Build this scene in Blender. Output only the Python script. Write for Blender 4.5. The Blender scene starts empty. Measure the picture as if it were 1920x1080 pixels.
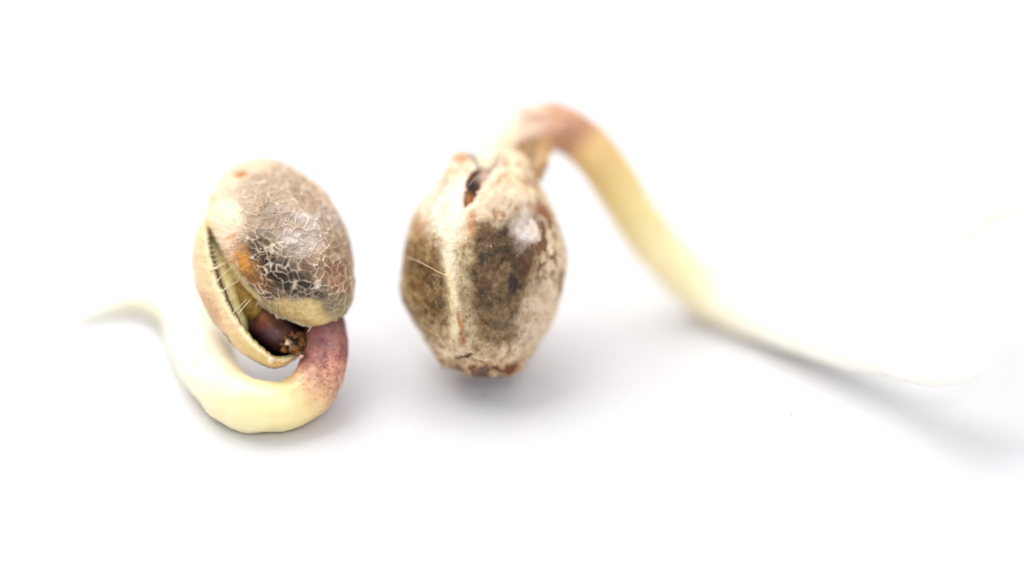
import bpy, math, random
import numpy as np
from mathutils import Vector

random.seed(4)
C = bpy.context.scene.collection
S = bpy.context.scene

# ------------------------------------------------------------------ camera (1 unit = 1 mm)
PIT = math.radians(31.0)
SP, CP = math.sin(PIT), math.cos(PIT)
PX = 96.0                       # photograph pixels per mm in the plane of focus
DIST = 55.6                     # mm from the lens to that plane
FOC = np.array([0.0, 0.0, 2.92 * CP])
RIGHT = np.array([1.0, 0, 0]); UP = np.array([0, SP, CP]); FWD = np.array([0, CP, -SP])
CAM = FOC - FWD * DIST
cd = bpy.data.cameras.new('camera'); cam = bpy.data.objects.new('camera', cd); C.objects.link(cam)
cam.location = CAM; cam.rotation_euler = (math.pi / 2 - PIT, 0, 0)
cd.sensor_width = 36.0
cd.lens = 36.0 * DIST / (1920 / PX)
cd.clip_start = 1.0; cd.clip_end = 5000
cd.dof.use_dof = True; cd.dof.focus_distance = DIST
LENS_RADIUS = 3.4               # mm
cd.dof.aperture_fstop = cd.lens * 1e-3 / (2 * LENS_RADIUS)
S.camera = cam

# ------------------------------------------------------------------ light
w = bpy.data.worlds.new('World'); S.world = w; w.use_nodes = True
bg = w.node_tree.nodes['Background']
bg.inputs['Color'].default_value = (0.95, 0.94, 1.0, 1); bg.inputs['Strength'].default_value = 0.92
def softbox(name, loc, target, size, power, col):
    l = bpy.data.lights.new(name, 'AREA'); l.shape = 'RECTANGLE'; l.size, l.size_y = size
    l.energy = power; l.color = col
    o = bpy.data.objects.new(name, l); C.objects.link(o); o.location = loc
    o.rotation_euler = (Vector(target) - Vector(loc)).to_track_quat('-Z', 'Y').to_euler()
    return o
softbox('softbox_lamp', (-38, 46, 98), (5, 0, 0), (116, 88), 134000, (1.0, 0.975, 0.94))
softbox('front_fill', (10, -55, 62), (-2, 0, 2), (12, 12), 10500, (1.0, 0.98, 0.96))  # unseen fill added in front to brighten the seed faces
S.view_settings.view_transform = 'Standard'; S.view_settings.look = 'None'
S.view_settings.gamma = 1.0; S.view_settings.exposure = 0.12
try:
    S.cycles.use_denoising = True; S.cycles.max_bounces = 8
except Exception: pass

# ------------------------------------------------------------------ helpers
def pix(px, py, dz):
    k = (DIST + dz) / DIST
    return CAM + FWD * (DIST + dz) + (RIGHT * (px - 960) / PX + UP * (540 - py) / PX) * k
def on_table(px, py, r, lift=0.0):
    "depth at which a round root of pixel radius r seen at px, py lies on the table"
    dz = 0.0
    for _ in range(30):
        rr = r / PX * (DIST + dz) / DIST + lift
        dz = (rr - CAM[2]) / (-SP + CP * (540 - py) / PX / DIST) - DIST
    return dz
def lin(c):
    c = np.asarray(c, float) / 255.0
    return np.where(c <= 0.04045, c / 12.92, ((c + 0.055) / 1.055) ** 2.4)
def sst(a, b, x):
    t = np.clip((x - a) / (b - a), 0, 1); return t * t * (3 - 2 * t)
def _h(ix, iy, iz, s):
    n = (ix * 374761393 + iy * 668265263 + iz * 2147483647 + s * 974634777) & 0xFFFFFFFF
    n = ((n ^ (n >> 13)) * 1274126177) & 0xFFFFFFFF
    n = ((n ^ (n >> 16)) * 2246822519) & 0xFFFFFFFF
    n ^= n >> 15
    return (n & 0xFFFFFF) / float(0xFFFFFF)
def vn(p, s=0):
    i = np.floor(p).astype(np.int64); f = p - i; u = f * f * (3 - 2 * f); r = 0
    for a in (0, 1):
        for b in (0, 1):
            for c in (0, 1):
                wt = (u[:, 0] if a else 1 - u[:, 0]) * (u[:, 1] if b else 1 - u[:, 1]) * (u[:, 2] if c else 1 - u[:, 2])
                r = r + wt * _h(i[:, 0] + a, i[:, 1] + b, i[:, 2] + c, s)
    return r
def fbm(p, s=0, o=4):
    r = 0; a = 0.5; t = 0
    for k in range(o):
        r = r + a * vn(p * (2 ** k) + 17.3 * k, s + k); t += a; a *= 0.55
    return (r / t * 2 - 1) * 1.6
def worley(p, s=0):
    i = np.floor(p).astype(np.int64)
    f1 = np.full(len(p), 9.0); f2 = f1.copy(); idr = np.zeros(len(p))
    for a in (-1, 0, 1):
        for b in (-1, 0, 1):
            for c in (-1, 0, 1):
                x, y, z = i[:, 0] + a, i[:, 1] + b, i[:, 2] + c
                q = np.stack([x + _h(x, y, z, s), y + _h(x, y, z, s + 1), z + _h(x, y, z, s + 2)], 1)
                d = np.sqrt(((q - p) ** 2).sum(1))
                near = d < f1
                f2 = np.where(near, f1, np.minimum(f2, d)); idr = np.where(near, _h(x, y, z, s + 3), idr)
                f1 = np.where(near, d, f1)
    return f1, f2 - f1, idr
def mixc(col, c, m):
    return col * (1 - m[:, None]) + np.asarray(c)[None, :] * m[:, None]

class Frame:
    "own axes of a seed: x right, y along its length, z towards its front; px/py are where that shows in the photo"
    def __init__(s, ox, oy, dz):
        s.o = pix(ox, oy, dz); s.ox, s.oy, s.dz = ox, oy, dz; s.k = (DIST + dz) / DIST / PX
    def loc(s, px, py, z):
        px, py, z = np.broadcast_arrays(np.asarray(px, float), np.asarray(py, float), np.asarray(z, float))
        return np.stack([(px - s.ox) * s.k, -(py - s.oy) * s.k, z], -1)
    def from_world(s, P):
        d = np.asarray(P) - s.o
        return np.stack([d @ RIGHT, d @ UP, d @ -FWD], -1)
def grid_faces(nu, nv, cyc_u=False, cyc_v=False):
    "nu rows by nv columns"
    iu = np.arange(nu if cyc_u else nu - 1); iv = np.arange(nv if cyc_v else nv - 1)
    a, b = np.meshgrid(iu, iv, indexing='ij'); a2 = (a + 1) % nu; b2 = (b + 1) % nv
    return np.stack([a * nv + b, a2 * nv + b, a2 * nv + b2, a * nv + b2], -1).reshape(-1, 4)
def build(name, V, F, mat, parent=None, col=None, smooth=True):
    me = bpy.data.meshes.new(name)
    V = np.asarray(V, np.float32); F = np.asarray(F, np.int32)
    me.vertices.add(len(V)); me.vertices.foreach_set('co', V.ravel())
    me.loops.add(F.size); me.loops.foreach_set('vertex_index', F.ravel())
    me.polygons.add(len(F)); me.polygons.foreach_set('loop_start', np.arange(0, F.size, F.shape[1], dtype=np.int32))
    try: me.polygons.foreach_set('loop_total', np.full(len(F), F.shape[1], np.int32))
    except Exception: pass
    me.update(calc_edges=True); me.validate()
    me.polygons.foreach_set('use_smooth', np.full(len(me.polygons), smooth)); 
    if col is not None:
        at = me.color_attributes.new('tint', 'FLOAT_COLOR', 'POINT')
        c4 = np.ones((len(V), 4), np.float32); c4[:, :3] = np.clip(col, 0, 1); at.data.foreach_set('color', c4.ravel())
    me.materials.append(mat)
    o = bpy.data.objects.new(name, me); C.objects.link(o)
    if parent is not None: o.parent = parent
    return o
def normals_grid(P, nu, nv, cyc_v):
    G = P.reshape(nu, nv, 3)
    du = np.gradient(G, axis=0)
    if cyc_v:
        dv = (np.roll(G, -1, 1) - np.roll(G, 1, 1)) * .5
    else: dv = np.gradient(G, axis=1)
    n = np.cross(du, dv); n /= np.linalg.norm(n, axis=2, keepdims=True) + 1e-9
    return n.reshape(-1, 3)
def catmull(K, n):
    K = np.asarray(K, float); m = len(K)
    t = np.linspace(0, m - 1, n); i = np.clip(t.astype(int), 0, m - 2); f = (t - i)[:, None]
    P = np.vstack([2 * K[0] - K[1], K, 2 * K[-1] - K[-2]])
    a, b, c, d = P[i], P[i + 1], P[i + 2], P[i + 3]
    return .5 * (2 * b + (c - a) * f + (2 * a - 5 * b + 4 * c - d) * f ** 2 + (3 * b - a - 3 * c + d) * f ** 3), t
def sweep(K, n, m, wob=0.0, seed=0):
    "tube through K rows (x,y,z,r); returns verts, faces, param, angle"
    Q, t = catmull(K, n); P = Q[:, :3]; R = np.maximum(Q[:, 3], 1e-3)
    T = np.gradient(P, axis=0); T /= np.linalg.norm(T, axis=1, keepdims=True)
    N = np.zeros_like(T); ref = np.array([0, 0, 1.0]) if abs(T[0][2]) < .9 else np.array([1.0, 0, 0])
    v = ref - T[0] * (ref @ T[0]); N[0] = v / np.linalg.norm(v)
    for k in range(1, n):
        v = N[k - 1] - T[k] * (N[k - 1] @ T[k]); N[k] = v / np.linalg.norm(v)
    B = np.cross(T, N)
    a = np.linspace(0, 2 * math.pi, m, endpoint=False)
    s = np.linspace(0, 1, n); cap = np.ones(n)
    L = np.concatenate([[0], np.cumsum(np.linalg.norm(np.diff(P, axis=0), axis=1))])
    for e, LL in ((0, L), (1, L[-1] - L)):
        re = R[0] if e == 0 else R[-1]
        q = np.clip(LL / re, 0, 1); cap *= np.sqrt(np.clip(1 - (1 - q) ** 2, 0.0004, 1))
    D = N[:, None] * np.cos(a)[None, :, None] + B[:, None] * np.sin(a)[None, :, None]
    V = P[:, None] + D * (R * cap)[:, None, None]
    V = V.reshape(-1, 3)
    if wob:
        V = V + D.reshape(-1, 3) * (fbm(V * 1.3, seed, 3) * wob + fbm(V * 9, seed + 5, 2) * wob * .12)[:, None]
    return V, grid_faces(n, m, False, True), np.repeat(t, m), np.tile(a, n)

# ------------------------------------------------------------------ materials
def tint_mat(name, rough=.5, sss=0.0, rad=(.5, .3, .15), spec=.5, bump=0.0, bscale=30, coat=0.0, grain=.15, gscale=45, trans=0.0, rvar=0.0):
    m = bpy.data.materials.new(name); m.use_nodes = True; nt = m.node_tree; N = nt.nodes; Lk = nt.links
    b = N['Principled BSDF']
    at = N.new('ShaderNodeAttribute'); at.attribute_name = 'tint'
    tc = N.new('ShaderNodeTexCoord')
    ns = N.new('ShaderNodeTexNoise'); ns.inputs['Scale'].default_value = gscale; ns.inputs['Detail'].default_value = 4; ns.inputs['Roughness'].default_value = .65
    Lk.new(tc.outputs['Object'], ns.inputs['Vector'])
    mr = N.new('ShaderNodeMapRange'); mr.inputs['From Min'].default_value = .25; mr.inputs['From Max'].default_value = .75
    mr.inputs['To Min'].default_value = 1 - grain; mr.inputs['To Max'].default_value = 1 + grain
    Lk.new(ns.outputs['Fac'], mr.inputs['Value'])
    mu = N.new('ShaderNodeVectorMath'); mu.operation = 'SCALE'
    Lk.new(at.outputs['Color'], mu.inputs[0]); Lk.new(mr.outputs['Result'], mu.inputs['Scale'])
    Lk.new(mu.outputs['Vector'], b.inputs['Base Color'])
    b.inputs['Roughness'].default_value = rough; b.inputs['Specular IOR Level'].default_value = spec
    if rvar:
        m2 = N.new('ShaderNodeMapRange'); m2.inputs['From Min'].default_value = .3; m2.inputs['From Max'].default_value = .7
        m2.inputs['To Min'].default_value = max(rough - rvar, .05); m2.inputs['To Max'].default_value = rough + rvar
        Lk.new(ns.outputs['Fac'], m2.inputs['Value']); Lk.new(m2.outputs['Result'], b.inputs['Roughness'])
    b.inputs['Subsurface Weight'].default_value = sss
    b.inputs['Subsurface Radius'].default_value = rad; b.inputs['Subsurface Scale'].default_value = 1.0
    b.inputs['Coat Weight'].default_value = coat; b.inputs['Coat Roughness'].default_value = .12
    if bump:
        n2 = N.new('ShaderNodeTexNoise'); n2.inputs['Scale'].default_value = bscale; n2.inputs['Detail'].default_value = 3
        Lk.new(tc.outputs['Object'], n2.inputs['Vector'])
        bp = N.new('ShaderNodeBump'); bp.inputs['Strength'].default_value = 1.0; bp.inputs['Distance'].default_value = bump
        Lk.new(n2.outputs['Fac'], bp.inputs['Height']); Lk.new(bp.outputs['Normal'], b.inputs['Normal'])
    if trans:
        tr = N.new('ShaderNodeBsdfTranslucent'); Lk.new(mu.outputs['Vector'], tr.inputs['Color'])
        mx = N.new('ShaderNodeMixShader'); mx.inputs['Fac'].default_value = trans
        Lk.new(b.outputs[0], mx.inputs[1]); Lk.new(tr.outputs[0], mx.inputs[2]); Lk.new(mx.outputs[0], N['Material Output'].inputs['Surface'])
    return m
M_shellA = tint_mat('netted_shell', .44, .06, (.10, .06, .04), .20, .014, 36, .06, .22, 36, rvar=.14)
M_shellR = tint_mat('mottled_shell', .42, .06, (.10, .06, .04), .32, .014, 38, .07, .30, 32, rvar=.16)
M_root = tint_mat('root_flesh', .42, .38, (.40, .32, .14), .45, .006, 25, .12, .05, 30)
M_kernel = tint_mat('kernel_skin', .5, .05, (.1, .05, .03), .3, .014, 35, .05, .4, 40)
M_crumb = tint_mat('crumbly_nub', .7, .1, (.1, .06, .03), .25, .02, 40, 0, .3, 45)
M_fibre = tint_mat('pale_fibre', .45, .3, (.1, .08, .05), .5, 0, 1, 0, .05, 20, trans=.25)
M_film = tint_mat('papery_film', .45, .1, (.1, .08, .05), .5, .01, 30, .1, .15, 25, trans=.35)

# ------------------------------------------------------------------ the white table top
m = bpy.data.materials.new('white_gloss'); m.use_nodes = True; nt = m.node_tree; b = nt.nodes['Principled BSDF']
tc = nt.nodes.new('ShaderNodeTexCoord'); ns = nt.nodes.new('ShaderNodeTexNoise'); ns.inputs['Scale'].default_value = .25
cr = nt.nodes.new('ShaderNodeValToRGB'); cr.color_ramp.elements[0].color = (.64, .64, .65, 1); cr.color_ramp.elements[1].color = (.66, .66, .665, 1)
nt.links.new(tc.outputs['Object'], ns.inputs['Vector']); nt.links.new(ns.outputs['Fac'], cr.inputs['Fac']); nt.links.new(cr.outputs['Color'], b.inputs['Base Color'])
n2 = nt.nodes.new('ShaderNodeTexNoise'); n2.inputs['Scale'].default_value = 14; n2.inputs['Detail'].default_value = 5
mr = nt.nodes.new('ShaderNodeMapRange'); mr.inputs['To Min'].default_value = .25; mr.inputs['To Max'].default_value = .42
nt.links.new(tc.outputs['Object'], n2.inputs['Vector']); nt.links.new(n2.outputs['Fac'], mr.inputs['Value']); nt.links.new(mr.outputs['Result'], b.inputs['Roughness'])
bp = nt.nodes.new('ShaderNodeBump'); bp.inputs['Distance'].default_value = .004; nt.links.new(n2.outputs['Fac'], bp.inputs['Height']); nt.links.new(bp.outputs['Normal'], b.inputs['Normal'])
b.inputs['Specular IOR Level'].default_value = .35
xs = np.linspace(-160, 160, 33); gx, gy = np.meshgrid(xs, xs, indexing='ij')
top = np.stack([gx.ravel(), gy.ravel() + 60, np.zeros(gx.size)], 1)
tb = build('table_top', top, grid_faces(33, 33)[:, ::-1], m, None)
tb['kind'] = 'structure'; tb['label'] = 'glossy plain white table top under both seeds'

def thing(name, label, cat, fr, group=None):
    o = bpy.data.objects.new(name, None); C.objects.link(o); o.empty_display_size = .3
    o.location = fr.o; o.rotation_euler = (math.pi / 2 - PIT, 0, 0)
    o['label'] = label; o['category'] = cat
    if group: o['group'] = group
    return o

# ================================================================== LEFT SEED
FL = Frame(515, 470, 1.0)
seedL = thing('germinated_seed', 'seed with netted grey shell gaping open, its mauve and cream root curled underneath', 'seed', FL, 'germinated seeds on the white table')

def polar(pts, c, th, smooth=5):
    "radius of a closed outline about c for each angle"
    K = np.array(pts + [pts[0]], float)
    n = len(pts); Kc = np.array(pts, float)
    t = np.linspace(0, n, 1400, endpoint=False); i = t.astype(int); f = (t - i)[:, None]
    g = lambda k: Kc[(i + k) % n]
    a, b_, c_, d = g(-1), g(0), g(1), g(2)
    Q = .5 * (2 * b_ + (c_ - a) * f + (2 * a - 5 * b_ + 4 * c_ - d) * f ** 2 + (3 * b_ - a - 3 * c_ + d) * f ** 3)
    an = np.arctan2(-(Q[:, 1] - c[1]), Q[:, 0] - c[0]) % (2 * math.pi); r = np.hypot(Q[:, 0] - c[0], Q[:, 1] - c[1])
    o = np.argsort(an); an, r = an[o], r[o]
    return np.interp(th, np.concatenate([an - 2 * math.pi, an, an + 2 * math.pi]), np.tile(r, 3))
def angd(th, deg):
    return np.abs((th - math.radians(deg) + math.pi) % (2 * math.pi) - math.pi)
TILT = .34

# ---- front shell half (a dome whose lower left edge is the open lip)
cA = (527, 462); NT = 560
th = np.linspace(0, 2 * math.pi, NT, endpoint=False)
outA = [(385, 405), (389, 425), (402, 458), (428, 500), (470, 547), (515, 582), (558, 602), (600, 612), (622, 607), (645, 592),
        (659, 568), (663, 535), (661, 500), (653, 460), (638, 415), (612, 370), (580, 338), (545, 315), (510, 304), (475, 301), (440, 308), (410, 326), (392, 355), (385, 380)]
rA = polar(outA, cA, th)
tv = np.stack([np.cos(th) * 3, np.sin(th) * 3, th * 0], 1)
open_side = sst(1.75, .9, angd(th, 232))          # 1 along the visible open lip
rA = rA + open_side * (fbm(tv * 6, 3, 4) * 1.8 + np.maximum(fbm(tv * 30, 9, 2), .25) * 3.0 - .75)
pmax = np.radians(82 + 42 * (1 - open_side))
HA = 1.22
NO, NI = 270, 60
rows = []
uo = np.linspace(0.004, 1, NO)
def domeA(u, shrink, hs):
    ph = u * pmax
    sc = np.where(pmax < math.pi / 2, 1 / np.sin(np.minimum(pmax, math.pi / 2)), 1)
    rad = rA * np.sin(ph) * sc
    rad = rad * (1 - shrink / rA)
    z = (HA - hs) * np.cos(ph)
    return rad, z
Pr, Pz, inner, U = [], [], [], []
for u in uo:
    r_, z_ = domeA(u, 0, 0); Pr.append(r_); Pz.append(z_); inner.append(0); U.append(u)
for u in np.linspace(1, .01, NI):
    r_, z_ = domeA(u, 6, .06); Pr.append(r_); Pz.append(z_ - .03 * u); inner.append(1); U.append(u)
Pr = np.array(Pr); Pz = np.array(Pz); inner = np.repeat(np.array(inner), NT); U = np.repeat(np.array(U), NT)
X = (cA[0] + Pr * np.cos(th)).ravel(); Y = (cA[1] - Pr * np.sin(th)).ravel(); Z = Pz.ravel()
TH = np.tile(th, NO + NI)
def tiltz(Yp, Zp): return Zp - TILT * (-(Yp - 470) / PX)
base = FL.loc(X, Y, Z)
# gentle lumps, a fold near the bottom right
lump = fbm(base * .9, 21, 3) * .05
ridge = np.exp(-((X - (618 + (Y - 545) * .25)) / 6.0) ** 2) * sst(500, 540, Y) * .05
rimlip = np.exp(-((1 - U) / .05) ** 2) * open_side[np.tile(np.arange(NT), NO + NI)] * .03
# network: domain-warped cells
wp = base + np.stack([fbm(base * 2.2, 31, 3), fbm(base * 2.2, 41, 3), fbm(base * 2.2, 51, 3)], 1) * .10 + np.stack([fbm(base * 7, 32, 3), fbm(base * 7, 42, 3), base[:, 0] * 0], 1) * .022
f1, fe, cid = worley(wp @ np.array([[.86, .5, 0], [-.5, .86, 0], [0, 0, 1]]) * np.array([4.3, 6.2, 4.8]), 7)
g1, ge, gid = worley(wp * np.array([9.5, 7.5, 8.5]) + 5, 17)
net_w = .022 + .040 * vn(base * 2.5, 5)
vein = sst(net_w * 1.9, net_w * .35, fe)
vein2 = sst(.15, .03, ge) * sst(-.25, .45, fbm(base * 1.8, 61, 3))
vbr = .40 + .60 * sst(-.5, .2, fbm(base * 2.4, 63, 3))
def mk(cx, cy, rx, ry, soft=.45, ang=0, wamp=14, sd=0):
    wx = X + fbm(base * 2.6, 70 + sd, 4) * wamp; wy = Y + fbm(base * 2.6, 90 + sd, 4) * wamp
    a = math.radians(ang); dx, dy = wx - cx, wy - cy
    u_ = (dx * math.cos(a) + dy * math.sin(a)) / rx; v_ = (-dx * math.sin(a) + dy * math.cos(a)) / ry
    return sst(1 + soft, 1 - soft, np.hypot(u_, v_))
col = np.tile(lin((174, 146, 116)), (len(X), 1))
fine = fbm(base * 14, 33, 4)
cellv = (cid - .5)
col = col * (1 + cellv * .5 + fine * .22 - .25 * sst(.1, .5, fe))[:, None]
col = mixc(col, lin((172, 150, 128)), mk(500, 350, 60, 45, sd=1) * .7)
dark = mk(528, 507, 76, 50, .55, 25, 18, 2)
col = mixc(col, lin((84, 62, 38)), dark * .80)
col = mixc(col, lin((26, 17, 10)), mk(518, 512, 64, 36, .5, 30, 20, 3) * (.65 + .33 * sst(-.3, .3, fine)))
col = mixc(col, lin((46, 42, 36)), mk(570, 545, 52, 24, .5, 15, 16, 4) * .85)
col = mixc(col, lin((84, 76, 68)), mk(455, 452, 36, 26, .5, -20, 16, 5) * 0)
col = mixc(col, lin((80, 68, 56)), mk(500, 425, 46, 46, .6, 0, 24, 6) * .6)
white = mk(572, 430, 44, 48, .7, 30, 30, 7)  # milky highlight painted into the shell colour
col = mixc(col, lin((214, 204, 196)), white * (.35 + .5 * sst(-.3, .4, fbm(base * 6, 35, 3))))
col = mixc(col, lin((206, 184, 160)), mk(450, 400, 40, 50, .6, 0, 20, 8) * .6)
cream = mk(408, 400, 42, 110, .6, -12, 22, 9)
col = mixc(col, lin((244, 222, 188)), cream * .95)
col = mixc(col, lin((240, 214, 178)), mk(450, 322, 55, 22, .6, -20, 12, 10) * .85)
orange = mk(474, 500, 46, 24, .55, 50, 18, 11)
col = mixc(col, lin((206, 140, 56)), orange * (.45 + .6 * sst(-.3, .3, fine)))
col = mixc(col, lin((110, 72, 36)), mk(505, 528, 30, 10, .7, 35, 14, 12) * .7)
# cream lip band and the pale tab at the bottom
lipd = (rA[None, :] - Pr).ravel()
osd = open_side[np.tile(np.arange(NT), NO + NI)]
lipw = 15 + 7 * fbm(base * 2, 36, 3)
lip = sst(lipw * 1.25, lipw * .55, lipd) * osd
col = mixc(col, lin((246, 226, 168)), lip * .95)
tab = mk(572, 583, 52, 26, .35, 12, 12, 13)
col = mixc(col, lin((226, 198, 134)), tab * .92)
col = mixc(col, lin((208, 178, 122)), tab * sst(-.1, .4, fbm(base * 3, 39, 4)) * .6)
col = col * (1 - .22 * tab * sst(-.1, .5, fine))[:, None]
edge = sst(4.5, 1, lipd) * osd
col = mixc(col, lin((250, 238, 200)), edge * .85)
brn = mk(640, 528, 22, 34, .5, -12, 16, 14)
col = mixc(col, lin((142, 84, 44)), brn * (.3 + .65 * sst(-.25, .25, fbm(base * 7, 37, 3))))
col = mixc(col, lin((128, 118, 88)), mk(638, 576, 24, 26, .5, 0, 8, 15) * .7)
vm = np.clip(1 - .95 * cream - .85 * lip - .65 * tab, 0, 1) * vbr * (1 - .75 * orange)
col = mixc(col, lin((234, 216, 190)), np.clip(vein * (.78 + .2 * sst(440, 360, Y)) * vm, 0, 1))
col = mixc(col, lin((205, 180, 148)), np.clip(vein2 * .65 * vm, 0, 1))
spot = mk(452, 328, 13, 7, .7, -10, 4, 16)
col = mixc(col, lin((176, 112, 44)), spot * .9)
col = mixc(col, lin((205, 150, 80)), mk(402, 372, 8, 9, .8, 0, 4, 17) * .5)
col = mixc(col, lin((190, 130, 66)), mk(442, 446, 14, 4, .8, -15, 8, 18) * .55)
col = mixc(col, lin((240, 226, 208)), mk(606, 536, 5, 6, .7, 0, 5, 19) * .8)
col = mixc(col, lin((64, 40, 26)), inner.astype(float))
disp = lump + ridge + rimlip + (vein * .032 + vein2 * .014) * vm - spot * .04 + fine * .006 + fbm(base * 5, 38, 3) * .012
nrm = normals_grid(base, NO + NI, NT, True)
if nrm[5 * NT][2] < 0: nrm = -nrm
disp = np.where(inner > 0, lump, disp * sst(0, .08, U))
Vv = base + nrm * np.where(inner > 0, -1, 1)[:, None] * 0 + nrm * disp[:, None] * np.where(inner > 0, 0, 1)[:, None]
Vv[:, 2] = tiltz(Y, Vv[:, 2])
Fg = grid_faces(NO + NI, NT, False, True)
o = build('front_shell', Vv, Fg, M_shellA, seedL, col)
o['label'] = 'domed grey and cream shell half with a raised pale net'

# ---- back shell half: bowl whose rim curls forward along the left
cB = (505, 500); NB = 420
th = np.linspace(0, 2 * math.pi, NB, endpoint=False)
silB = [(383, 400), (368, 432), (361, 470), (364, 510), (373, 548), (400, 592), (434, 632), (464, 661), (494, 679), (519, 687), (545, 680),
        (580, 650), (620, 600), (640, 540), (640, 480), (620, 420), (590, 370), (545, 335), (500, 318), (455, 318), (415, 340), (393, 370)]
rimB = [(388, 412), (391, 438), (397, 475), (410, 520), (432, 568), (460, 613), (490, 647), (516, 668), (528, 674), (548, 672),
        (580, 648), (618, 600), (636, 540), (636, 480), (616, 420), (586, 372), (543, 338), (500, 322), (457, 323), (420, 345), (400, 372)]
rs = polar(silB, cB, th); rr = np.minimum(polar(rimB, cB, th), rs - 1)
tv = np.stack([np.cos(th) * 3, np.sin(th) * 3, th * 0], 1)
visB = sst(1.5, .95, angd(th, 212))
rr = rr + visB * (fbm(tv * 7, 103, 3) * 2.0 + np.maximum(fbm(tv * 28, 109, 2), .3) * 3 - .9)
zr = .62 * visB - .25 * (1 - visB)
DB = 1.25
Pr, Pz, inner, T = [], [], [], []
for t in np.linspace(.01, 1, 90):
    a = t * math.pi / 2; Pr.append(rs * np.sin(a)); Pz.append(-DB * np.cos(a) - .3 * (1 - visB) * np.sin(a)); inner.append(0); T.append(t - 1)
z0 = Pz[-1].copy()
for t in np.linspace(0.02, 1, 90):
    a = t * math.pi / 2
    Pr.append(rs + (rr - rs) * (1 - np.cos(a))); Pz.append(z0 + (zr - z0) * np.sin(a)); inner.append(0); T.append(t)
for t in np.linspace(1, 0, 16):
    a = t * math.pi / 2
    Pr.append(rs + (rr - rs) * (1 - np.cos(a)) - 9 - 2 * (1 - t)); Pz.append(z0 + (zr - z0) * np.sin(a) - .04); inner.append(1); T.append(t)
for t in np.linspace(.98, .01, 40):
    a = t * math.pi / 2; Pr.append((rs - 11) * np.sin(a)); Pz.append(-(DB - .1) * np.cos(a) - .3 * (1 - visB) * np.sin(a)); inner.append(1); T.append(t - 1)
nr = len(Pr); Pr = np.array(Pr); Pz = np.array(Pz); inner = np.repeat(inner, NB); T = np.repeat(T, NB)
X = (cB[0] + Pr * np.cos(th)).ravel(); Y = (cB[1] - Pr * np.sin(th)).ravel(); Z = Pz.ravel()
base = FL.loc(X, Y, Z)
fine = fbm(base * 12, 133, 4)
col = np.tile(lin((234, 202, 162)), (len(X), 1)) * (1 + fine * .16)[:, None]
wp = base + fbm(base * 2.2, 131, 3)[:, None] * .1
f1, fe, cid = worley(wp * 3.6, 107)
netm = sst(.25, -.1, T)
col = mixc(col, lin((128, 116, 112)), netm * .75)
col = mixc(col, lin((214, 200, 186)), sst(.16, .03, fe) * netm * .7)
bottom = sst(590, 660, Y)
col = mixc(col, lin((214, 188, 120)), sst(.2, .7, T) * (.25 + .6 * bottom))
col = mixc(col, lin((172, 122, 74)), mk(405, 585, 16, 40, .7, -30, 10, 31) * .5)
col = mixc(col, lin((246, 226, 184)), sst(.86, .98, T) * .7)
patch = sst(.05, .3, fbm(base * 2.4, 141, 4)) * sst(560, 600, Y) * sst(.55, .1, T)
col = mixc(col, lin((112, 84, 70)), patch * .6)
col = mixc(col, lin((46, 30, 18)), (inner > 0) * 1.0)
col = mixc(col, lin((190, 176, 96)), ((inner > 0) & (T > .35)) * sst(560, 620, Y) * .7)
nrm = normals_grid(base, nr, NB, True)
mid = 60 * NB
if nrm[mid][0] < 0: nrm = -nrm
disp = np.where(inner > 0, 0, fbm(base * 1.2, 121, 3) * .03 + fine * .01 + sst(.16, .03, fe) * netm * .02)
Vv = base + nrm * disp[:, None]
Vv[:, 2] = tiltz(Y, Vv[:, 2])
o = build('back_shell', Vv, grid_faces(nr, NB, False, True)[:, ::-1], M_shellA, seedL, col)
o['label'] = 'peach and cream shell half seen along its edge'

# ---- things inside: seed leaf, ochre membrane, dark kernel, crumbly nub
def ellip(cx, cy, cz, a, bb, c, ang, nu=120, nv=150, taper=0.0):
    "ellipsoid in the left seed frame, a px along direction ang (deg, screen), bb px across, c mm deep"
    u = np.linspace(.01, math.pi - .01, nu); v = np.linspace(0, 2 * math.pi, nv, endpoint=False)
    uu, vv = np.meshgrid(u, v, indexing='ij')
    L = -np.cos(uu); W = np.sin(uu) * np.cos(vv); H = np.sin(uu) * np.sin(vv)
    W = W * (1 + taper * L)
    A = math.radians(ang)
    X = cx + a * L * math.cos(A) - bb * W * math.sin(A); Y = cy - (a * L * math.sin(A) + bb * W * math.cos(A))
    return X.ravel(), Y.ravel(), (cz + c * H).ravel(), L.ravel(), W.ravel(), grid_faces(nu, nv, False, True)
def inside(name, args, colf, mat, dispf, fr=None, par=None, **kw):
    fr = fr or FL; par = par or seedL
    X, Y, Z, L, W, F = ellip(*args, **kw)
    base = fr.loc(X, Y, Z); n = base - base.mean(0); n /= np.linalg.norm(n, axis=1, keepdims=True)
    V = base + n * dispf(base)[:, None]
    if fr is FL: V[:, 2] = tiltz(Y, V[:, 2])
    return build(name, V, F, mat, par, colf(X, Y, base, L, W))
def c_leaf(X, Y, P, L, W):
    c = np.tile(lin((222, 206, 148)), (len(X), 1)) * (1 + fbm(P * 8, 3, 3) * .2)[:, None]
    c = mixc(c, lin((122, 116, 56)), sst(-.1, -.8, W) * .7)
    return c
inside('seed_leaf', (427, 528, -.10, 104, 20, .52, 291), c_leaf, M_kernel, lambda P: fbm(P * 2, 4, 3) * .03)
def c_och(X, Y, P, L, W):
    f = fbm(P * 7, 13, 4)
    c = np.tile(lin((150, 118, 46)), (len(X), 1)) * (1 + f * .5)[:, None]
    return mixc(c, lin((86, 54, 20)), sst(0, .5, f) * .6)
inside('inner_membrane', (466, 553, -.22, 62, 32, .56, 300), c_och, M_kernel, lambda P: fbm(P * 4, 14, 4) * .04)
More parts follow.
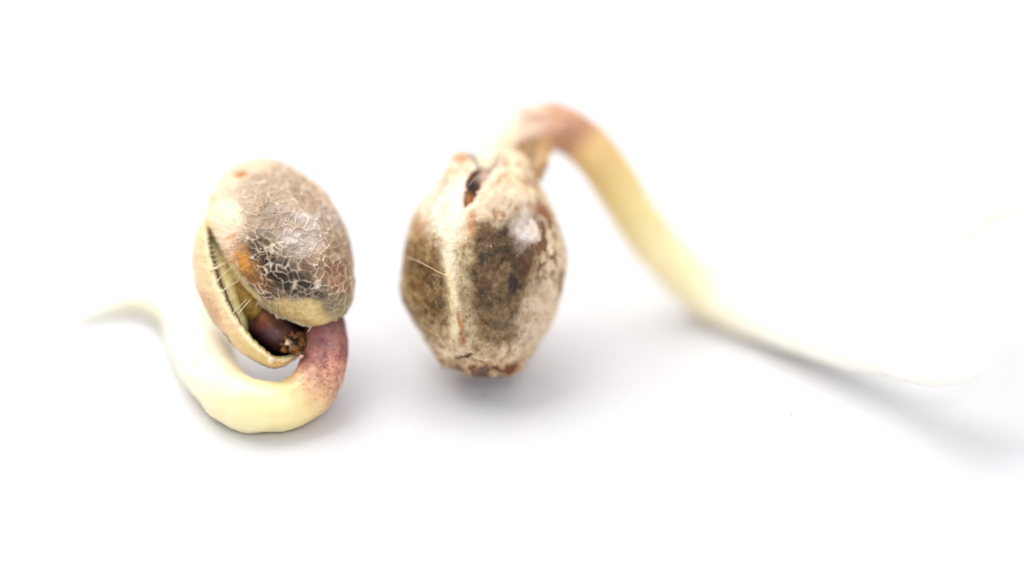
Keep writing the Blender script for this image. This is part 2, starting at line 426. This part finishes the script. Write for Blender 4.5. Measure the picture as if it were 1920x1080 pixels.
def c_ker(X, Y, P, L, W):
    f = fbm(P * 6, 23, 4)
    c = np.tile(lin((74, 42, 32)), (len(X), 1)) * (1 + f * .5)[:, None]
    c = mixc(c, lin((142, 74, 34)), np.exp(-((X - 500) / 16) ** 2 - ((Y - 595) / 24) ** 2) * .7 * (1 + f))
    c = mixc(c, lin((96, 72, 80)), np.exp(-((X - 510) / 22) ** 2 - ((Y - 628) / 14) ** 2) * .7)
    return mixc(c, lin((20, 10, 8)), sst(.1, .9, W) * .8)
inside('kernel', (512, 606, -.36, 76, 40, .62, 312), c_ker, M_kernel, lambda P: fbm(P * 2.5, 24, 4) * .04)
def c_nub(X, Y, P, L, W):
    f = fbm(P * 11, 6, 4)
    c = np.tile(lin((120, 78, 42)), (len(X), 1)) * (1 + f * .4)[:, None]
    c = mixc(c, lin((34, 18, 10)), sst(-.05, .25, fbm(P * 13, 9, 3)) * .95)
    return mixc(c, lin((250, 222, 184)), np.exp(-((X - 545) / 8) ** 2 - ((Y - 642) / 6) ** 2) * .85)  # small pale spot is a highlight painted into the tint
inside('crumbly_nub', (551, 639, .08, 24, 17, .22, 12), c_nub, M_crumb, lambda P: -sst(-.05, .25, fbm(P * 13, 9, 3)) * .07 + fbm(P * 4, 8, 5) * .11)

# ---- root of the left seed
pathL = [(575, 560, .95, 30), (600, 590, .80, 36), (611, 628, .62, 41), (606, 675, .50, 43), (589, 720, .30, 47), (553, 752, None, 49), (505, 763, None, 50),
         (452, 752, None, 52), (410, 718, None, 53), (377, 655, None, 53), (338, 583, None, 44), (272, 556, None, 30), (200, 572, None, 18), (128, 603, None, 8)]
def root(path, fr, par, colf, n=420, m=110, seed=1):
    K = []
    for (x, y, dz, r) in path:
        if dz is None or isinstance(dz, tuple): dz = on_table(x, y, r, dz[0] if dz else .0)
        P = fr.from_world(pix(x, y, dz)); K.append([*P, r / PX * (DIST + dz) / DIST])
    V, F, t, a = sweep(K, n, m, .05, seed)
    return build('root', V, F, M_root, par, colf(t, a, V))
def ramp(t, stops):
    ts = [s[0] for s in stops]; cs = np.array([lin(s[1]) for s in stops])
    return np.stack([np.interp(t, ts, cs[:, k]) for k in range(3)], 1)
def c_rootL(t, a, P):
    wt = t + fbm(P * 2.2, 201, 4) * .35
    c = ramp(wt, [(0, (56, 32, 28)), (1.6, (104, 70, 62)), (2.4, (152, 102, 92)), (3.1, (196, 134, 114)), (3.8, (222, 168, 134)), (4.5, (236, 202, 148)), (5.3, (243, 222, 160)), (6.0, (246, 236, 180)), (7.2, (246, 235, 190)), (8.5, (250, 242, 214)), (10.2, (252, 245, 218)), (11.5, (253, 247, 222)), (13, (254, 250, 236))])  # cream flesh; the far stops are paled further to paint in overexposure
    mot = sst(-.1, .5, fbm(P * 3.2, 203, 4)) * sst(4.6, 3.2, t)
    c = mixc(c, lin((122, 58, 74)), mot * .65)
    c = c * (1 - .25 * sst(-.1, .5, fbm(P * 14, 209, 3)) * sst(5.2, 3.6, t))[:, None]
    f1, fe, ci = worley(P * 13, 205)
    sp = sst(.42, .18, f1) * (ci < .62 + .3 * fbm(P * 1.3, 207, 2)) * sst(5.8, 3.6, wt + .8 * vn(P * 9, 208)) * sst(1.2, 2.2, t)
    st = fbm(np.stack([np.cos(a) * 4, np.sin(a) * 4, t * .9], 1), 215, 4) + .6 * fbm(P * 3, 216, 4)
    c = c * (1 + st[:, None] * np.array([.03, .05, .13]))
    c = mixc(c, lin((124, 38, 40)), sp * .7)
    return c
r = root(pathL, FL, seedL, c_rootL, 520, 130, 1); r['label'] = 'curled root turning from speckled mauve to pale cream'

# ---- fibres across the gap
def fibre(par, fr, pts, rad, tilt=True, colr=(240, 226, 190), nm='fibre'):
    K = []
    for k, (x, y, z) in enumerate(pts):
        p = fr.loc(x, y, z)
        if tilt: p[2] = tiltz(y, p[2])
        q = 1.0 if k not in (0, len(pts) - 1) else 1.5
        K.append([*p, rad * q])
    V, F, t, a = sweep(K, 5 * len(pts), 6)
    return build(nm, V, F, M_fibre, par, np.tile(lin(colr), (len(V), 1)))
fibs = [((400, 507, .62), (412, 503, .7), (430, 493, .42), .022), ((411, 535, .62), (425, 516, .66), (443, 500, .42), .009),
        ((419, 551, .64), (436, 538, .66), (455, 526, .40), .010), ((443, 590, .62), (455, 577, .66), (470, 560, .38), .007),
        ((441, 592, .62), (452, 580, .6), (462, 572, .2), .007), ((450, 596, .5), (462, 580, .6), (477, 560, .40), .009),
        ((430, 578, .6), (436, 574, .6), (442, 570, .3), .007), ((452, 604, .62), (457, 608, .66), (452, 614, .6), .007),
        ((489, 567, .40), (487, 572, .38), (485, 578, .2), .008), ((523, 588, .42), (525, 594, .40), (526, 597, .36), .012),
        ((590, 611, .42), (586, 617, .38), (583, 621, .3), .008)]
for k in range(11):
    y = 420 + k * 8.5; xl = np.interp(y, [412, 438, 475, 520], [388, 391, 397, 410]); xr = np.interp(y, [405, 425, 458, 500], [385, 389, 402, 428])
    if xr - xl < 1.5: xr = xl + 3
    fibs.append(((xl - 1, y + random.uniform(0, 4), .6), ((xl + xr) / 2, y - 1, .62), (xr + 1, y - random.uniform(2, 6), .44), .0065))
for f in fibs: fibre(seedL, FL, f[:3], f[3])

# ================================================================== RIGHT SEED
FR = Frame(905, 500, 1.38)
seedR = thing('germinated_seed', 'brown mottled seed with pale seam standing on its tip, long root arching behind', 'seed', FR, 'germinated seeds on the white table')
ip = lambda y, tab: np.interp(y, [q[0] for q in tab], [q[1] for q in tab])
xoL = [(282, 858), (285, 851), (291, 846), (310, 838), (335, 825), (360, 803), (400, 777), (450, 763), (500, 756), (530, 752), (548, 752), (562, 756), (576, 763), (591, 771), (612, 784), (632, 797), (660, 815), (682, 832), (692, 848), (703, 885)]
xoR = [(280, 956), (283, 966), (290, 974), (310, 989), (330, 1002), (350, 1013), (380, 1028), (400, 1037), (430, 1049), (460, 1057), (490, 1060), (520, 1056), (540, 1051), (570, 1045), (595, 1037), (624, 1021), (650, 1004), (678, 980), (686, 968), (694, 964), (700, 952), (704, 935)]
seamL = [(282, 868), (285, 876), (292, 884), (302, 891), (314, 897), (322, 889), (332, 880), (345, 875), (360, 872), (380, 870), (397, 869), (450, 862), (500, 860), (560, 864), (600, 866), (650, 872), (665, 876), (704, 900)]
seamR = [(280, 952), (284, 945), (292, 941), (305, 934), (315, 930), (328, 921), (340, 913), (350, 906), (362, 898), (375, 892), (388, 883), (396, 876), (401, 867), (450, 860), (500, 858), (560, 862), (600, 864), (650, 870), (665, 874), (704, 898)]
dep = [(280, .10), (290, .26), (310, .50), (340, .78), (400, 1.14), (450, 1.32), (500, 1.38), (550, 1.34), (600, 1.20), (640, 1.02), (670, .82), (690, .62), (704, .34)]
CX = 905.0
def sm(tab, y):
    k = np.clip(np.minimum(np.asarray(y) - 290, 700 - np.asarray(y)) / 60, .3, 1) * 20
    return np.mean([ip(y + d * k, tab) for d in (-1, -.66, -.33, 0, .33, .66, 1)], 0)
def row_point(side, y, beta, off=0.0, d=None):
    gw = 1.025 + .06 * np.exp(-((y - 672) / 22.0) ** 2)
    WL = (CX - sm(xoL, y)) * gw - off; WR = (sm(xoR, y) - CX) * gw - off
    s = np.sin(beta)
    x = CX + np.where(s < 0, WL, WR) * s
    return x, (sm(dep, y) - off / PX) * np.cos(beta)
def shell(side):
    NY = 420; NF = 430; NIi = 70
    y0 = 281 if side < 0 else 279
    yy = y0 + (704.5 - y0) * (.5 - .5 * np.cos(np.linspace(.02, math.pi - .02, NY)))
    G = []; INN = []; TT = []
    for y in yy:
        WL = float(CX - sm(xoL, y)); WR = float(sm(xoR, y) - CX)
        xf = float(ip(y, seamL if side < 0 else seamR)); dx = xf - CX
        jag = (vn(np.array([[y * .35, side * 7., 0]]), 5)[0] - .5) * 7.0 + (vn(np.array([[y * .11, side * 7., 0]]), 6)[0] - .5) * 4
        gap = float(sst(405, 380, y))
        dx += jag * gap
        bf = math.asin(max(-.985, min(.985, dx / (WL if dx < 0 else WR))))
        if side < 0:
            bb = -math.pi + (abs(min(bf, 0)) * gap if bf < 0 else 0)
            if y < 300: bb = -math.pi - bf
        else:
            bb = math.pi - (max(bf, 0))
        t = np.linspace(0, 1, NF); be = bf + (bb - bf) * t
        x, z = row_point(side, np.full(NF, y), be)
        ti = np.linspace(1, 0, NIi); bi = bf + (bb - bf) * ti
        xi, zi = row_point(side, np.full(NIi, y), bi, min(9.0, .3 * min(WL, WR)))
        G.append(np.stack([np.concatenate([x, xi]), np.full(NF + NIi, y), np.concatenate([z, zi])], 1))
        INN.append(np.concatenate([np.zeros(NF), np.ones(NIi)])); TT.append(np.concatenate([be, bi]))
    G = np.array(G); nv = NF + NIi
    X, Y, Z = G[..., 0].ravel(), G[..., 1].ravel(), G[..., 2].ravel()
    inn = np.array(INN).ravel(); BE = np.array(TT).ravel()
    base = FR.loc(X, Y, Z); front = Z > 0
    n = normals_grid(base, NY, nv, True)
    k = (NY // 2) * nv + NF // 2
    if n[k] @ base[k] < 0: n = -n
    n = np.where(inn[:, None] > 0, -n, n)
    xs = ip(Y, [(300, 866), (397, 862), (450, 852), (500, 851), (560, 857), (600, 861), (650, 868), (700, 880)])
    xs = xs + fbm(base * 1.2, 300, 2) * 3
    sw = ip(Y, [(300, 15), (440, 16), (520, 10), (640, 7)])
    ridge = np.exp(-((X - xs) / (sw + 3)) ** 2) * front * sst(330, 400, Y) * sst(690, 640, Y)
    groove = np.exp(-((X - xs - 32) / 11) ** 2) * front * sst(420, 480, Y) * sst(660, 600, Y)
    grooveL = np.exp(-((X - xs + 24) / 10) ** 2) * front * sst(430, 480, Y) * sst(660, 600, Y)
    fine = fbm(base * 13, 301, 4); med = fbm(base * 4.5, 311, 4); big = fbm(base * 1.3, 321, 3)
    bot = sst(662, 690, Y)
    topm = sst(345, 310, Y)
    f1, fe, ci = worley((base + med[:, None] * .08) * 5.2, 331)
    def mk(cx, cy, rx, ry, soft=.45, ang=0, wamp=12, sd=0):
        wx = X + fbm(base * 3.0, 370 + sd, 5) * wamp; wy = Y + fbm(base * 3.0, 390 + sd, 5) * wamp
        a = math.radians(ang); dx, dy = wx - cx, wy - cy
        u_ = (dx * math.cos(a) + dy * math.sin(a)) / rx; v_ = (-dx * math.sin(a) + dy * math.cos(a)) / ry
        return sst(1 + soft, 1 - soft, np.hypot(u_, v_))
    P = lin
    col = np.tile(P((224, 200, 162)), (len(X), 1)) * (1 + fine * .16 + big * .12)[:, None]
    # left panel, ochre and olive
    col = mixc(col, P((168, 138, 88)), mk(800, 520, 52, 120, .4, -8, 14, 1) * .85)
    col = mixc(col, P((116, 84, 36)), mk(803, 520, 42, 86, .5, -8, 22, 2) * (.6 + .38 * sst(-.35, .25, med)))
    col = mixc(col, P((78, 60, 26)), mk(812, 555, 34, 80, .6, -14, 22, 3) * (.15 + .75 * sst(-.1, .3, fbm(base * 8, 341, 4))))
    # right panel, dark blotch
    col = mixc(col, P((146, 118, 76)), mk(930, 540, 80, 125, .45, 8, 16, 4) * .9)
    dk = mk(940, 508, 68, 114, .28, 6, 22, 5)
    col = mixc(col, P((90, 66, 32)), dk * (.66 + .35 * sst(-.4, .2, med)))
    col = mixc(col, P((40, 26, 10)), mk(930, 505, 46, 85, .5, 0, 26, 6) * sst(-.1, .35, fbm(base * 6, 343, 4)) * .75)
    col = mixc(col, P((84, 52, 24)), mk(972, 510, 22, 58, .5, 18, 24, 7) * (.1 + .75 * sst(-.2, .25, fbm(base * 5, 345, 4))))
    col = mixc(col, P((34, 18, 10)), mk(966, 530, 11, 27, .5, 4, 10, 8) * .95)
    col = mixc(col, P((128, 102, 66)), mk(930, 610, 60, 45, .6, 0, 18, 9) * .75)
    col = mixc(col, P((74, 60, 40)), mk(925, 590, 55, 55, .6, 0, 22, 10) * sst(.0, .4, fbm(base * 5, 346, 4)) * .7)
    # pale upper right and side
    col = mixc(col, P((214, 196, 164)), mk(925, 385, 42, 36, .6, 0, 16, 11) * .8)
    col = mixc(col, P((232, 220, 210)), mk(985, 425, 26, 36, .7, 0, 16, 12) * .7)  # whitish gloss blotch painted as colour
    col = mixc(col, P((206, 184, 156)), mk(1010, 590, 34, 80, .6, 14, 14, 13) * .75)
    # brown flecks
    fl = sst(.10, .30, fbm(base * np.array([9.0, 5.0, 7]) + 3, 347, 4))
    col = mixc(col, P((106, 66, 34)), np.clip(mk(1024, 455, 36, 70, .5, 0, 12, 14) * fl, 0, 1) * .95)
    col = mixc(col, P((128, 72, 34)), mk(1020, 400, 7, 34, .5, -24, 7, 15) * .85)
    col = mixc(col, P((140, 88, 46)), mk(1002, 398, 18, 11, .5, 25, 12, 16) * .65)
    col = mixc(col, P((150, 96, 50)), mk(935, 400, 38, 14, .5, 0, 18, 17) * fl * .8)
    col = mixc(col, P((172, 112, 52)), mk(884, 425, 9, 26, .5, 8, 8, 18) * .85)
    col = mixc(col, P((102, 70, 32)), mk(908, 430, 24, 14, .5, 10, 14, 19) * .85)
    col = mixc(col, P((110, 62, 34)), mk(1050, 530, 6, 26, .5, 8, 6, 20) * .8)
    col = mixc(col, P((168, 118, 70)), mk(965, 335, 40, 14, .5, 30, 14, 21) * fl * .7)
    col = mixc(col, P((116, 70, 44)), mk(996, 345, 6, 20, .6, -35, 6, 22) * .6)
    # left upper streaks
    col = mixc(col, P((168, 112, 54)), mk(830, 352, 5, 30, .6, 32, 7, 23) * .9)
    col = mixc(col, P((176, 124, 70)), mk(802, 405, 6, 34, .6, 26, 7, 24) * .7)
    col = mixc(col, P((166, 116, 60)), mk(784, 438, 5, 16, .6, 0, 6, 25) * .7)
    # pale seam
    seam = np.exp(-((X - xs + 2) / (sw + 1 + med * 3)) ** 2) * front
    col = mixc(col, P((236, 220, 192)), np.clip(seam * 1.1, 0, 1) * sst(720, 520, Y) * (.92))
    col = mixc(col, P((236, 222, 172)), np.exp(-((X - xs + 6) / 10) ** 2) * front * sst(450, 520, Y) * sst(680, 600, Y) * .7)
    col = mixc(col, P((186, 168, 126)), np.exp(-((X - xs - 20) / 13) ** 2) * front * sst(420, 480, Y) * .7)
    col = mixc(col, P((236, 222, 200)), mk(835, 395, 40, 46, .6, 0, 14, 26) * .8 * front)
    col = mixc(col, P((186, 112, 62)), mk(865, 600, 3.5, 22, .6, -8, 4, 27) * .8 * front)
    col = mixc(col, P((196, 128, 84)), mk(872, 636, 8, 12, .6, -8, 6, 28) * .65 * front)
    # lobes at the top
    col = mixc(col, P((238, 214, 178)), topm * .8)
    col = mixc(col, P((216, 166, 100)), mk(868, 296, 14, 7, .6, 0, 8, 29) * .7)
    col = mixc(col, P((160, 104, 60)), topm * sst(.15, .4, fbm(base * 7, 351, 3)) * .7)
    # bottom
    col = mixc(col, P((206, 182, 148)), sst(630, 665, Y) * .55)
    bt = fbm(base * np.array([3.0, 7, 5]), 353, 4)
    col = mixc(col, P((178, 128, 80)), bot * (.4 + .4 * sst(-.3, .2, bt)))
    col = mixc(col, P((66, 40, 24)), bot * sst(.02, .3, bt) * .85)
    col = mixc(col, P((46, 26, 16)), mk(880, 667, 12, 4, .6, 6, 12, 30) * .95 * front)
    col = mixc(col, P((60, 36, 20)), mk(862, 669, 6, 4, .6, 0, 4, 31) * .8 * front)
    col = mixc(col, P((108, 84, 70)), mk(903, 686, 16, 7, .5, 0, 6, 32) * .8 * front)
    col = mixc(col, P((112, 62, 26)), mk(952, 688, 14, 6, .5, -25, 5, 33) * .85)
    # torn edge of the split
    spe = np.minimum(np.abs(X - ip(Y, seamL)), np.abs(X - ip(Y, seamR)))
    col = mixc(col, P((250, 236, 212)), sst(14, 3, spe) * sst(410, 385, Y) * front * .6)
    col = mixc(col, P((150, 96, 52)), sst(3.0, .5, spe) * sst(400, 385, Y) * front * .6)
    sw1, _, sw3 = worley(base * 11 + med[:, None] * .5, 361)
    speck = sst(.26, .12, sw1) * (sw3 < .03)
    col = mixc(col, P((246, 236, 222)), speck * .7)
    grit = fbm(base * np.array([17, 14, 15]), 363, 3)
    body = sst(.9, .2, topm) * (1 - seam * .8)
    body = body * (.3 + .7 * sst(400, 460, Y + 30 * big)) * (.45 + .55 * sst(1010, 960, X))
    gg = (np.clip(grit, -.15, 1) * .65 + np.clip(fbm(base * 7.5, 365, 3), -.3, 1) * .65) * body
    col = col * np.exp(-gg[:, None] * np.array([.75, 1.0, 1.35])[None])
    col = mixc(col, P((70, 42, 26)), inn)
    vnet = sst(.10, .02, fe)
    pit = mk(880, 667, 12, 4, .6, 6, 12, 30) * front
    disp = ridge * .07 - groove * .045 - grooveL * .03 + med * .020 + fine * .006 + grit * .004 + big * .03 + vnet * .006 - pit * .09 \
        + bot * (fbm(base * 4, 355, 4) * .13 + fbm(base * 11, 356, 3) * .05) + topm * fbm(base * 5, 357, 3) * .05 + dk * med * .012
    disp = disp * sst(0, 14, np.minimum(Y - y0, 708 - Y)) * (1 - inn)
    V = base + n * disp[:, None]
    V[:, 2] += .12 * (Y - 500) / PX
    o = build('shell_half', V, grid_faces(NY, nv, False, True), M_shellR, seedR, col)
    return o
a = shell(-1); a['label'] = 'ochre left shell half with the pale seam ridge'
a = shell(1); a['label'] = 'dark mottled right shell half'

def c_kR(X, Y, P, L, W):
    f = fbm(P * 6, 401, 4)
    c = np.tile(lin((88, 50, 28)), (len(X), 1)) * (1 + f * .7)[:, None]
    c = mixc(c, lin((178, 112, 62)), sst(.15, .45, f) * .6 * sst(358, 372, Y))
    c = mixc(c, lin((196, 122, 60)), np.exp(-((X - 878) / 8) ** 2 - ((Y - 378) / 12) ** 2) * .8)
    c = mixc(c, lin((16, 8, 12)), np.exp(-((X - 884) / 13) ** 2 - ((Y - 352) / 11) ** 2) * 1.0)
    c = mixc(c, lin((196, 170, 154)), np.exp(-((X - 908) / 12) ** 2 - ((Y - 332) / 14) ** 2) * .9)
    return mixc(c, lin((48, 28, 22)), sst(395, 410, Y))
inside('kernel', (900, 452, .0, 134, 86, 0.99, 270), c_kR, M_crumb, lambda P: fbm(P * 6, 403, 5) * .05, fr=FR, par=seedR)
# glinting fold of skin in the split
fibre(seedR, FR, [(880, 352, .93), (888, 342, .98), (899, 334, .93)], .008, False, (150, 142, 150), 'skin_fold')

# ---- root of the right seed
pathR = [(905, 345, 1.5, 26), (925, 300, 1.85, 36), (960, 256, 2.2, 43), (1022, 237, 2.4, 43), (1085, 260, 2.45, 43), (1138, 320, 2.6, 42), (1186, 395, 3.0, 42), (1234, 464, 3.35, 43),
         (1288, 521, 3.55, 45), (1352, 562, None, 46), (1435, 598, None, 46), (1540, 632, (.25,), 45), (1665, 665, (.6,), 44), (1780, 680, (1.2,), 42), (1845, 630, (1.8,), 40),
         (1795, 545, (2.2,), 37), (1778, 460, (2.4,), 34), (1830, 405, (2.3,), 30), (1920, 378, (2.5,), 27), (2010, 366, (2.5,), 22)]
def c_rootR(t, a, P):
    wt = t + fbm(P * 1.4, 211, 3) * .3
    c = ramp(wt, [(0, (240, 226, 190)), (1.5, (244, 224, 190)), (2.4, (240, 212, 186)), (3.0, (212, 164, 132)), (3.7, (186, 138, 98)), (4.4, (222, 186, 126)), (5.2, (230, 206, 136)), (6.2, (238, 222, 160)), (7.2, (244, 230, 180)), (8.4, (246, 236, 196)), (9.4, (249, 242, 214)), (10.4, (252, 248, 232)), (12, (254, 251, 238)), (14, (254, 253, 245)), (15.5, (253, 250, 236)), (20, (254, 251, 240))])  # near-white tail stops put the blown-out light into the root colour
    mot = sst(0, .5, fbm(P * 2.6, 213, 3)) * sst(4.4, 3.4, t) * sst(1.8, 2.6, t)
    return mixc(c, lin((150, 98, 80)), mot * .6)
r = root(pathR, FR, seedR, c_rootR, 520, 110, 2); r['label'] = 'long pale yellow root arching down from a rusty bend'

# ---- torn papery film where the root leaves the shell
ring = [(936, 300), (942, 278), (958, 268), (984, 262), (1008, 259), (1032, 256), (1034, 280), (1030, 306), (1020, 332), (1008, 352), (990, 346), (972, 325), (950, 312)]
cF = (988, 300); NFm = 160; th = np.linspace(0, 2 * math.pi, NFm, endpoint=False)
rF = polar(ring, cF, th); tvF = np.stack([np.cos(th) * 3, np.sin(th) * 3, th * 0], 1); rF = rF + fbm(tvF * 5, 503, 5) * 6
Xs, Ys, Zs, side_ = [], [], [], []
for s_, us in ((0, np.linspace(.01, 1, 50)), (1, np.linspace(1, .01, 50))):
    for u in us:
        x = cF[0] + rF * u * np.cos(th); y = cF[1] - rF * u * np.sin(th)
        Xs.append(x); Ys.append(y); Zs.append(-.62 + .30 * np.cos((x - 985) / 46.0 * 1.4) - (s_ * .035) + .002 * (y - 300)); side_.append(s_)
X = np.array(Xs).ravel(); Y = np.array(Ys).ravel(); Z = np.array(Zs).ravel()
base = FR.loc(X, Y, Z * 0); fold = fbm(base * np.array([6, 2.2, 1]), 505, 4)
P3 = FR.loc(X, Y, Z + fold * .10)
col = np.tile(lin((224, 188, 132)), (len(X), 1)) * (1 + fold * .5)[:, None]
col = mixc(col, lin((240, 226, 200)), np.exp(-((X - 1000) / 12) ** 2 - ((Y - 300) / 22) ** 2) * .6)
col = mixc(col, lin((160, 120, 66)), sst(.1, .5, fbm(base * 4, 507, 3)) * .6)
o = build('papery_film', P3, grid_faces(100, NFm, False, True), M_film, seedR, col)
o['label'] = 'torn tan skin wrapped round the root where it leaves the shell'
fibre(seedR, FR, [(764, 482, .55), (785, 490, .98), (806, 500, 1.22), (826, 511, 1.36), (848, 520, 1.50)], .0075, False, (236, 214, 170))
# a few tiny crumbs of husk still sticking to the two seeds' mouths
def crumb(par, fr, x, y, z, r, c, tilt):
    u = np.linspace(.05, math.pi - .05, 12); v = np.linspace(0, 2 * math.pi, 14, endpoint=False); uu, vv = np.meshgrid(u, v, indexing='ij')
    D = np.stack([np.sin(uu) * np.cos(vv), np.sin(uu) * np.sin(vv), np.cos(uu)], -1).reshape(-1, 3)
    p = fr.loc(x, y, z)
    if tilt: p[2] = tiltz(y, p[2])
    V = p + D * (r * (1 + fbm(D * 2 + x, 9, 3) * .7))[:, None]
    return build('husk_crumb', V, grid_faces(12, 14, False, True), M_crumb, par, np.tile(lin(c), (len(V), 1)))
for (x, y, z, r_, c) in ((563, 660, .10, .06, (160, 110, 60)), (570, 667, .12, .045, (240, 200, 170)), (518, 672, .55, .06, (248, 226, 190)), (530, 676, .45, .05, (226, 190, 130)), (538, 655, .1, .05, (170, 110, 50))):
    crumb(seedL, FL, x, y, z, r_, c, True)

# ------------------------------------------------------------------ specks on the table
def speck(px, py, r, c, label):
    P = pix(px, py, on_table(px, py, 0, .01)); P[2] = r * .45
    u = np.linspace(.05, math.pi - .05, 12); v = np.linspace(0, 2 * math.pi, 16, endpoint=False); uu, vv = np.meshgrid(u, v, indexing='ij')
    D = np.stack([np.sin(uu) * np.cos(vv), np.sin(uu) * np.sin(vv), .5 * np.cos(uu)], -1).reshape(-1, 3)
    V = D * (r * (1 + fbm(D * 2 + px, 9, 3) * .6))[:, None]
    o = build('dust_speck', V, grid_faces(12, 16, False, True), M_crumb, None, np.tile(lin(c), (len(V), 1)))
    o.location = P; o['label'] = label; o['category'] = 'speck'; return o
speck(1483, 776, .03, (200, 196, 200), 'tiny grey dust speck alone on the bare white table right of both seeds')
speck(907, 739, .022, (110, 60, 60), 'tiny reddish speck in the shadow just under the tip of the right seed')
